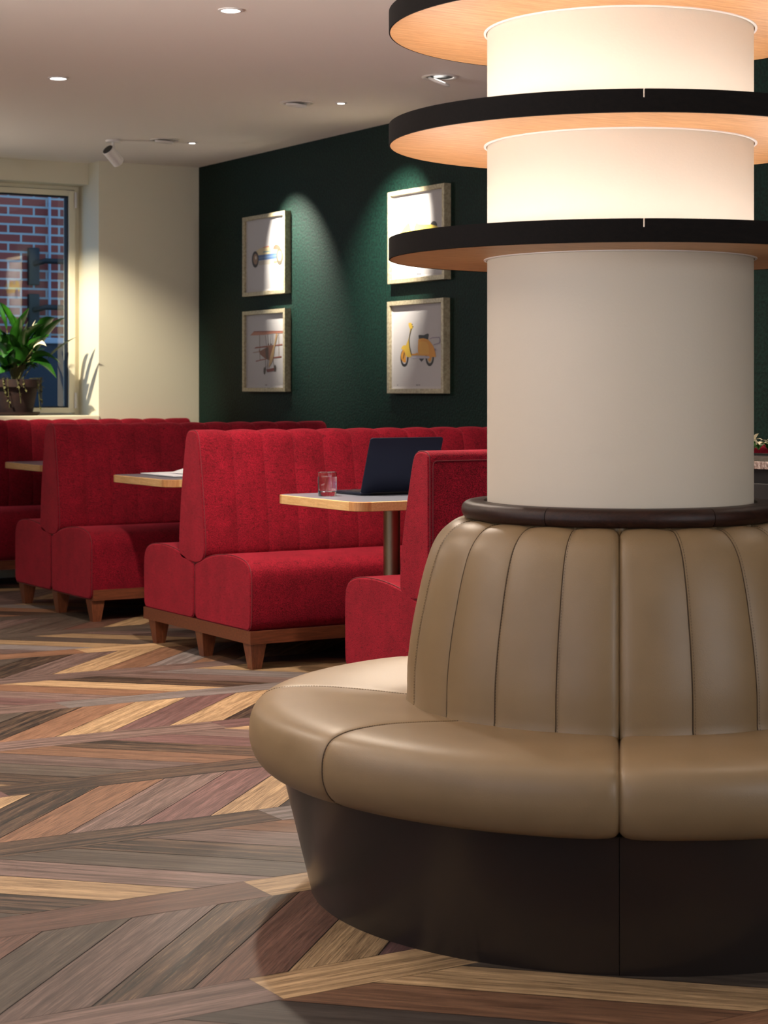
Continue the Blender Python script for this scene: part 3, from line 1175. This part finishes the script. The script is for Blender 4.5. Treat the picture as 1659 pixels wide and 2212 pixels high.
sheet('booklet', 3.90, 4.20, 8.42, 8.82, lambda a, b: .003 + .004 * a, 'flat white booklet lying under a curled page on the middle table', thick=.004)
sheet('loose_page', 3.99, 4.28, 8.36, 8.66, lambda a, b: .012 + .030 * math.sin(PI * min(1, a * .95)) ** 1.2, 'curled white page on top of the booklet on the middle table')

# ================================================================== FRAMED PRINTS
ART = {}
def art_mat(c_):
    k = 'ink_%d_%d_%d' % c_
    if k not in ART:
        ART[k] = mat(k, tuple(v_ * .80 for v_ in c_), .55)
    return ART[k]

def ell(cx_, cy_, rx, ry, n=28):
    return [(cx_ + rx * math.cos(2 * PI * i / n), cy_ + ry * math.sin(2 * PI * i / n)) for i in range(n)]

def strip(a, b, w_):
    dx, dy = b[0] - a[0], b[1] - a[1]
    l = math.hypot(dx, dy)
    nx, ny = -dy / l * w_ / 2, dx / l * w_ / 2
    return [(a[0] + nx, a[1] + ny), (b[0] + nx, b[1] + ny), (b[0] - nx, b[1] - ny), (a[0] - nx, a[1] - ny)]

YEL, ORG, BLK, SIL, PUR = (238, 196, 60), (232, 158, 44), (22, 22, 24), (196, 192, 202), (150, 140, 158)
scooter = [(ell(470, 1390, 90, 185), BLK), (ell(470, 1390, 55, 125), (205, 198, 204)), (ell(1015, 1370, 92, 190), BLK), (ell(1015, 1370, 58, 130), (190, 175, 150)), (ell(1015, 1370, 36, 95), ORG),
           ([(785, 1400), (905, 1400), (840, 1470)], (50, 52, 54)),
           ([(440, 1215), (475, 1230), (500, 1330), (505, 1480), (450, 1480), (400, 1410), (395, 1320)], ORG), ([(465, 1250), (480, 1300), (450, 1420), (438, 1400)], (60, 50, 30)),
           ([(600, 770), (590, 850), (575, 930), (560, 1000), (530, 1060), (505, 1125), (460, 1120), (420, 1150), (400, 1200), (440, 1212), (470, 1235), (500, 1330), (530, 1370), (628, 1370), (635, 1330), (600, 1230), (580, 1120), (575, 1000), (600, 880), (640, 770)], YEL),
           ([(560, 655), (620, 650), (645, 690), (660, 740), (640, 780), (590, 775), (565, 720)], YEL), ([(630, 680), (655, 675), (650, 700), (632, 700)], BLK), ([(650, 725), (670, 720), (668, 745), (650, 742)], BLK),
           ([(634, 770), (606, 880), (584, 1000), (592, 1120), (614, 1230), (642, 1330), (622, 1335), (595, 1240), (574, 1120), (566, 1000), (588, 880), (618, 770)], (70, 66, 50)),
           ([(635, 1300), (700, 1300), (760, 1275), (780, 1332), (635, 1335)], ORG), ([(620, 1345), (1015, 1350), (1012, 1395), (640, 1402)], SIL),
           ([(775, 1010), (790, 985), (880, 972), (980, 1000), (1030, 1050), (1085, 1120), (1120, 1200), (1140, 1290), (1150, 1365), (1020, 1372), (1008, 1345), (780, 1335), (768, 1200)], ORG),
           ([(800, 1060), (860, 1040), (960, 1060), (1000, 1150), (1005, 1310), (800, 1310)], (240, 176, 62)),
           ([(780, 920), (800, 905), (900, 910), (950, 885), (985, 875), (1000, 900), (985, 1000), (880, 974), (790, 990)], (30, 34, 34)),
           (strip((1030, 990), (1080, 962), 16), PUR), (strip((1075, 965), (1225, 955), 20), PUR), (strip((1222, 950), (1238, 1010), 18), PUR), (strip((1238, 1005), (1228, 1078), 18), PUR), (strip((1232, 1070), (1100, 1115), 16), PUR),
           ([(1120, 1190), (1150, 1190), (1160, 1230), (1135, 1240)], PUR)]
caption = [([(735, 1945), (770, 1945), (770, 1962), (735, 1962)], (70, 70, 80)), ([(782, 1945), (820, 1945), (820, 1960), (782, 1960)], (70, 70, 80)), ([(315, 1948), (340, 1948), (340, 1962), (315, 1962)], (120, 120, 130))]
car = [([(520, 1285), (890, 1240), (880, 1340), (520, 1375)], (196, 186, 172)), ([(830, 1290), (900, 1280), (900, 1340), (840, 1340)], (140, 125, 100)),
       ([(460, 1080), (520, 1030), (620, 990), (730, 965), (750, 1000), (780, 1030), (900, 1045), (960, 1010), (1000, 1040), (900, 1130), (520, 1165)], (226, 206, 160)),
       ([(815, 1038), (830, 990), (850, 955), (880, 930), (940, 960), (980, 1010), (930, 1052)], (226, 92, 74)), ([(600, 998), (730, 965), (745, 985), (620, 1008)], (222, 130, 96)),
       ([(620, 1085), (890, 1050), (890, 1068), (620, 1105)], (60, 140, 160)), ([(505, 1165), (890, 1115), (890, 1235), (520, 1275)], (84, 112, 156)), ([(520, 1215), (890, 1165), (890, 1180), (520, 1235)], (120, 140, 170)),
       (ell(450, 1250, 72, 175), (50, 44, 36)), (ell(455, 1245, 48, 115), (158, 124, 96)), (ell(462, 1215, 16, 40), (230, 215, 190)), (ell(955, 1195, 66, 180), (92, 84, 68)), (ell(955, 1180, 46, 110), (168, 148, 122)), (ell(958, 1160, 14, 36), (210, 195, 170))]
RB, DB, TB = (150, 74, 52), (86, 58, 44), (196, 160, 110)
plane = [(strip((590, 740), (602, 1320), 12), (130, 110, 90)), (strip((722, 780), (742, 1010), 8), DB), (strip((770, 760), (790, 1000), 8), DB), (strip((850, 770), (830, 990), 8), DB), (strip((885, 760), (882, 1010), 8), DB), (strip((1010, 740), (1016, 1255), 12), (150, 128, 104)),
         (strip((722, 1310), (730, 1530), 9), DB), (strip((780, 1330), (765, 1530), 9), DB), (strip((890, 1340), (912, 1500), 9), DB), (strip((450, 1150), (620, 1130), 14), (150, 110, 80)),
         ([(385, 770), (470, 682), (1145, 700), (1115, 748), (900, 745), (700, 770)], (196, 128, 102)), ([(455, 700), (470, 680), (1145, 700), (1140, 716), (800, 712)], RB),
         ([(480, 1062), (510, 1028), (1090, 988), (1085, 1012), (700, 1048)], RB), ([(508, 1330), (720, 1292), (1068, 1248), (1066, 1278), (720, 1312), (520, 1350)], RB),
         ([(580, 1075), (610, 1120), (720, 1060), (800, 1000), (900, 1010), (918, 1150), (890, 1340), (800, 1330), (700, 1275), (610, 1195), (585, 1130)], (142, 88, 64)), ([(720, 1080), (790, 1040), (800, 1330), (740, 1290)], DB),
         ([(775, 1000), (785, 965), (808, 965), (800, 1002)], DB), ([(830, 1000), (838, 968), (862, 968), (855, 1002)], DB),
         ([(955, 745), (992, 765), (960, 920), (925, 1060), (910, 1220), (860, 1400), (792, 1510), (805, 1400), (830, 1250), (880, 1090), (920, 960)], TB),
         ([(740, 1532), (925, 1500), (925, 1562), (768, 1595)], (128, 52, 40)), (ell(705, 1560, 20, 82), (64, 54, 40)), (ell(936, 1512, 22, 76), (64, 54, 40))]
caption2 = [([(725, 1862), (765, 1862), (765, 1880), (725, 1880)], (120, 110, 100))]
roadster = [(ell(500, 1330, 85, 190), BLK), (ell(1040, 1290, 85, 190), BLK), (ell(1055, 985, 66, 85), (60, 58, 54)),
            ([(330, 1250), (350, 1150), (400, 1080), (460, 1000), (530, 925), (560, 1010), (600, 1100), (655, 1055), (700, 925), (760, 962), (1000, 970), (1120, 1000), (1180, 1080), (1200, 1260), (340, 1330)], (242, 212, 96)),
            (strip((540, 940), (580, 1070), 10), (120, 100, 60)), (strip((655, 1055), (698, 930), 10), (120, 100, 60)),
            (ell(500, 1340, 60, 140), BLK), (ell(1040, 1300, 60, 140), BLK), (ell(500, 1340, 35, 85), SIL), (ell(1040, 1300, 35, 85), SIL)]
caption3 = [([(705, 1940), (745, 1938), (745, 1952), (705, 1955)], (90, 90, 96)), ([(752, 1938), (795, 1935), (795, 1948), (752, 1950)], (130, 130, 136))]

def make_picture(label, yr, yl, z0, z1, art, area_, name='framed_print'):
    """yr<yl: the picture's right and left edge seen from the room; art in traced coordinates, area_ = (x0,x1,topL,topR,botL,botR)"""
    t = thing(name, label, 'picture', (WX, (yr + yl) / 2, z0), group='framed vehicle prints on the green wall')
    w_, h_ = yl - yr, z1 - z0
    hw = w_ / 2
    fw, dep, rec = .024, .043, .016

    def rect(i, x):
        return [(x, hw - i, i), (x, -hw + i, i), (x, -hw + i, h_ - i), (x, hw - i, h_ - i)]
    rings = [rect(0, -.001), rect(0, -dep + .001), rect(.001, -dep), rect(fw - .002, -dep), rect(fw, -dep + .002), rect(fw + .001, -dep + rec)]
    v = [p for r_ in rings for p in r_]
    f = []
    for k in range(5):
        for i in range(4):
            j = (i + 1) % 4
            f.append((k * 4 + i, k * 4 + j, (k + 1) * 4 + j, (k + 1) * 4 + i))
    f.append((0, 1, 2, 3))
    link_mesh('frame', v, f, M['frame'], t, smooth=False)
    # white liner and print
    i0, i1 = fw + .001, fw + .012
    xr = -dep + rec
    v = rect(i0, xr - .0) + rect(i1, xr + .004)
    f = [(i, (i + 1) % 4, 4 + (i + 1) % 4, 4 + i) for i in range(4)]
    link_mesh('liner', v, f, M['print'], t, smooth=False)
    mats_ = [M['print']]
    xp = xr + .004
    v = rect(i1 - .0005, xp)
    f = [(0, 1, 2, 3)]
    mi = [0]
    ax0, ax1, tL, tR, bL, bR = area_
    for q, (poly, c_) in enumerate(art):
        m_ = art_mat(c_)
        if m_ not in mats_:
            mats_.append(m_)
        b0 = len(v)
        for (px, py) in poly:
            u_ = (px - ax0) / (ax1 - ax0)
            tp = tL + (tR - tL) * u_
            bt_ = bL + (bR - bL) * u_
            w1 = (bt_ - py) / (bt_ - tp)
            v.append((xp - .00012 * (q + 1), (hw - fw) - u_ * (w_ - 2 * fw), fw + w1 * (h_ - 2 * fw)))
        f.append(tuple(range(b0, len(v))))
        mi.append(mats_.index(m_))
    me_ = bpy.data.meshes.new('print')
    me_.from_pydata(v, [], f)
    for m_ in mats_:
        me_.materials.append(m_)
    for p, i in zip(me_.polygons, mi):
        p.material_index = i
    o = bpy.data.objects.new('print', me_)
    COL.objects.link(o)
    o.parent = t
    return t
make_picture('framed print of an old blue and cream racing car, top left', 9.93, 10.485, 1.732, 2.221, car, (265, 1075, 440, 330, 1960, 1880))
make_picture('framed print of a red-brown triplane, below the racing car', 9.93, 10.485, 1.147, 1.641, plane + caption2, (305, 1155, 330, 300, 1910, 1950))
make_picture('framed print of a yellow open car partly hidden behind the lowest disc', 8.195, 8.757, 1.727, 2.222, roadster + caption3, (200, 1270, 420, 250, 2060, 1965))
make_picture('framed print of a yellow scooter, below the yellow car', 8.203, 8.762, 1.138, 1.632, scooter + caption, (200, 1310, 310, 225, 2035, 2035))

# ================================================================== CEILING FITTINGS
def downlight(label, x, y, r_=.045, group='small lit ceiling downlights'):
    t = thing('downlight', label, 'ceiling light', (x, y, CEIL), group=group)
    mb = MB()
    mb.lathe([(r_, -.0005), (r_ + .012, -.0005), (r_ + .012, -.004), (r_ + .002, -.006), (r_, -.004)], n=32)
    mb.build('trim_ring', M['metal_white'], t)
    mb = MB()
    mb.lathe([(0.0001, -.002), (r_, -.002), (r_, -.0045), (.0001, -.0045)], n=32)
    mb.build('lens', M['led'], t)
    return t
downlight('bright recessed downlight at the top of the ceiling, right of the other large one', 3.246, 6.498, .036)
downlight('bright recessed downlight high on the left of the ceiling', 3.266, 8.323, .036)
downlight('small lit downlight in front of the racing car picture', 4.788, 10.087, .018)
downlight('small lit downlight between the grey ceiling fitting and the green wall', 4.77, 8.306, .018)

def gimbal(label, x, y, tilt, lit):
    t = thing('adjustable_downlight', label, 'ceiling light', (x, y, CEIL), group='round adjustable ceiling fittings')
    mb = MB()
    mb.lathe([(.062, -.0005), (.084, -.0005), (.086, -.003), (.080, -.006), (.064, -.004)], n=48)
    mb.build('trim_ring', M['metal_white'], t)
    mb = MB()
    mb.lathe([(.0001, .0), (.06, .0), (.06, -.002), (.0001, -.002)], n=40)
    mb.build('recess', M['metal_white'] if not lit else M['black'], t)
    mb = MB()
    mb.lathe([(.030, -.004), (.052, -.004), (.055, -.012), (.050, -.016), (.030, -.012)], n=40)
    g = mb.build('gimbal', M['metal_white'], t)
    g.rotation_euler = (R(tilt), R(tilt * .6), 0)
    g.location = (0, 0, -abs(tilt) * .0006)
    mb = MB()
    mb.lathe([(.0001, -.007), (.030, -.007), (.030, -.009), (.0001, -.009)], n=32)
    mb.build('lens', M['led'] if lit else M['metal_white'], g)
    return t
gimbal('unlit round white ceiling fitting near the green wall, left of the small light', 4.597, 10.059, 6, False)
gimbal('unlit round white ceiling fitting in the middle of the ceiling', 4.577, 8.423, 6, False)
gimbal('tilted lit eyeball light in the ceiling beside the column', 4.768, 7.384, 22, True)

t = thing('ceiling_spotlight', 'white cylindrical spotlight hanging from the ceiling near the window', 'spotlight', (4.353, 10.23, CEIL))
mb = MB()
mb.lathe([(.0001, 0), (.045, 0), (.045, -.012), (.0001, -.012)], n=32)
mb.build('canopy', M['metal_white'], t)
mb = MB()
mb.tube([(0, 0, -.01), (0, 0, -.055)], .009, 12)
mb.build('stem', M['metal_white'], t)
# body, tilted in the view plane
a_, b_ = Vector((-.040, -.012, -.058)), Vector((.040, .012, -.128))
dv = (b_ - a_).normalized()
mb = MB()
mb.tube([a_, a_ + dv * .002, b_ - dv * .002, b_], [.034, .036, .036, .034], 32)
sb = mb.build('body', M['metal_white'], t)
mb = MB()
mb.tube([a_ - dv * .004, a_ + dv * .0], [.031, .033], 32)
mb.build('baffle', M['black'], sb)

# ================================================================== POT PLANT ON THE SILL
PXc, PYc = 4.165, 11.335
tagged((lambda mb_: (mb_.lathe([(.0001, 0), (.135, 0), (.150, .010), (.152, .022), (.146, .022), (.132, .010), (.0001, .008)], n=48, center=(PXc, PYc, .998)), mb_.build('saucer', M['terracotta']))[1])(MB()),
       'brown saucer under the potted plant on the window sill', 'saucer')
t = thing('potted_plant', 'leafy green peace lily in a brown pot on the window sill', 'plant', (PXc, PYc, 1.008))
mb = MB()
mb.lathe([(.0001, 0), (.105, 0), (.135, .15), (.140, .165), (.156, .168), (.158, .215), (.148, .216), (.138, .20), (.105, .195), (.0001, .195)], n=48)
pot = mb.build('pot', M['terracotta'], t, angle=35)
mb = MB()
mb.lathe([(.0001, .197), (.137, .197), (.137, .202), (.0001, .206)], n=32)
mb.build('soil', M['soil'], pot)

def leaf(mb_, base, tip, w_, droop, roll=0, mi=0, n=9, stem_mb=None, sbase=None):
    base, tip = Vector(base), Vector(tip)
    d = tip - base
    side = d.cross(Vector((0, 0, 1)))
    if side.length < 1e-4:
        side = Vector((1, 0, 0))
    side.normalize()
    side = Matrix.Rotation(roll, 3, d.normalized()) @ side
    nrm = side.cross(d).normalized()
    v, f = [], []
    for i in range(n + 1):
        t_ = i / n
        c_ = base + d * t_ + nrm * (0) + Vector((0, 0, droop * 4 * t_ * (1 - t_)))
        ww = w_ * (math.sin(PI * min(1, t_ ** .75)) ** .8) * .5 + .0006
        if i == n:
            ww = .0005
        for s_, k in ((-1, 1), (-.5, .35), (0, 0), (.5, .35), (1, 1)):
            v.append(c_ + side * ww * s_ + nrm * ww * .35 * k)
    for i in range(n):
        for k in range(4):
            a = i * 5 + k
            f.append((a, a + 1, a + 6, a + 5))
    mb_.add(v, f, mi)
    if stem_mb is not None:
        s0 = Vector(sbase if sbase else (base.x * .15, base.y * .15, .20))
        mid = s0.lerp(base, .5) + Vector((0, 0, .04))
        stem_mb.tube([s0, mid, base], .0032, 5)

# view-plane axes at the plant: right on the picture, away from the camera
vr = Vector((.8557, -.5175, 0))
va = Vector((.5175, .8557, 0))

def vp(a, z, d=0):
    return vr * a + va * d + Vector((0, 0, z))
lv, st, sp_, yl_ = MB(), MB(), MB(), MB()
rl = random.Random(5)
keyl = [((-.05, .52), (-.16, .80), .07, .0), ((.00, .50), (-.12, .70), .075, .03), ((.03, .44), (-.03, .63), .06, .02), ((.05, .42), (.20, .56), .09, .02),
        ((.05, .45), (.08, .58), .045, .0), ((.15, .44), (.25, .60), .10, .04), ((.13, .38), (.32, .60), .07, .03), ((.20, .34), (.39, .48), .042, .01),
        ((.10, .33), (.30, .31), .085, .04), ((.06, .30), (.27, .22), .07, .06), ((-.02, .36), (-.22, .50), .08, .03), ((.0, .34), (.13, .46), .09, .03),
        ((-.06, .40), (-.25, .62), .08, .03), ((.02, .42), (.05, .60), .07, .0), ((-.02, .46), (.10, .66), .06, -.01)]
for (b_, t_, w_, dr) in keyl:
    dd = rl.uniform(-.10, .0)
    leaf(lv, vp(b_[0], b_[1], dd * .5), vp(t_[0], t_[1], dd), w_ * 1.35, dr, rl.uniform(-.5, .5), stem_mb=st)
for i in range(64):
    a = rl.uniform(0, 2 * PI)
    rr_ = rl.uniform(.03, .10)
    r2 = rl.uniform(.12, .24)
    z_ = rl.uniform(.26, .42)
    b_ = Vector((math.cos(a) * rr_, math.sin(a) * rr_, z_))
    t_ = Vector((math.cos(a) * r2, max(-.3, min(.16, math.sin(a) * r2)), z_ + rl.uniform(-.06, .20)))
    leaf(lv, b_, t_, rl.uniform(.07, .11), rl.uniform(.0, .05), rl.uniform(-.6, .6), stem_mb=st)
leaf(sp_, vp(.10, .49, -.05), vp(.135, .585, -.05), .035, .0, .3, stem_mb=st)
leaf(sp_, vp(.12, .40, -.07), vp(.21, .42, -.09), .05, .03, .6, stem_mb=st)
leaf(sp_, vp(.04, .50, -.03), vp(.05, .56, -.03), .02, .0, .0, stem_mb=st)
lv.build('leaves', M['leaf'], t)
st.build('stems', M['vine'], t)
sp_.build('flowers', M['spathe'], t)
vn = MB()
for i in range(16):
    a = rl.uniform(-PI, 0)
    r_ = .15
    p0 = Vector((math.cos(a) * .10, math.sin(a) * .10, .22))
    p1 = Vector((math.cos(a) * .155, math.sin(a) * .155, .225))
    p2 = Vector((math.cos(a + .1) * .165, math.sin(a + .1) * .165, rl.uniform(.03, .15)))
    vn.tube([p0, p1, p2], .0018, 4)
    for k in range(5):
        c_ = p1.lerp(p2, rl.random())
        leaf(vn, c_, c_ + Vector((rl.uniform(-.02, .02), rl.uniform(-.02, .0), rl.uniform(-.02, .02))), .012, 0, 0)
vn.build('trailing_vines', M['vine'], pot)

# ================================================================== COUNTER AND FLOWERS AT THE RIGHT EDGE
t = thing('service_counter', 'dark counter with polished granite top at the right edge behind the column', 'counter', (4.085, 3.3, 0))
mb = MB()
mb.box(.03, .50, .02, 2.17, .0, .905)
cb = mb.build('cabinet', M['cabinet'], t, smooth=False)
for k in range(3):
    mb = MB()
    mb.box(.012, .03, .04 + k * .70, .70 + k * .70, .10, .86, bev=.003)
    dr_ = mb.build('cabinet_door', M['cabinet'], t, smooth=False)
mb = MB()
mb.box(0, .53, 0, 2.20, .905, .93, bev=.003)
mb.build('worktop', M['granite'], t, smooth=False)

t = thing('lily_arrangement', 'arrangement of cream lilies and green leaves on the granite counter', 'flowers', (4.47, 4.93, .93))
mb = MB()
mb.box(-.05, .05, -.26, .26, 0, .004)
mb.build('tray', M['black'], t)
rl = random.Random(3)
fl, gl = MB(), MB()
for i in range(30):
    yy = -.25 + .5 * i / 29 + rl.uniform(-.01, .01)
    xx = rl.uniform(-.05, .05)
    z_ = rl.uniform(.025, .05)
    for k in range(3):
        a = rl.uniform(0, 2 * PI)
        leaf(gl, (xx, yy, .02), (xx + math.cos(a) * .05, yy + math.sin(a) * .05, z_), .011, .01, 0)
    if i % 2 == 0:
        for k in range(5):
            a = 2 * PI * k / 5 + rl.random()
            leaf(fl, (xx, yy, z_), (xx + math.cos(a) * .035, yy + math.sin(a) * .035, z_ + rl.uniform(-.005, .035)), .014, .006, 0)
        fl.build('flower', M['spathe'], t)
        fl = MB()
gl.build('leaves', M['leaf'], t)
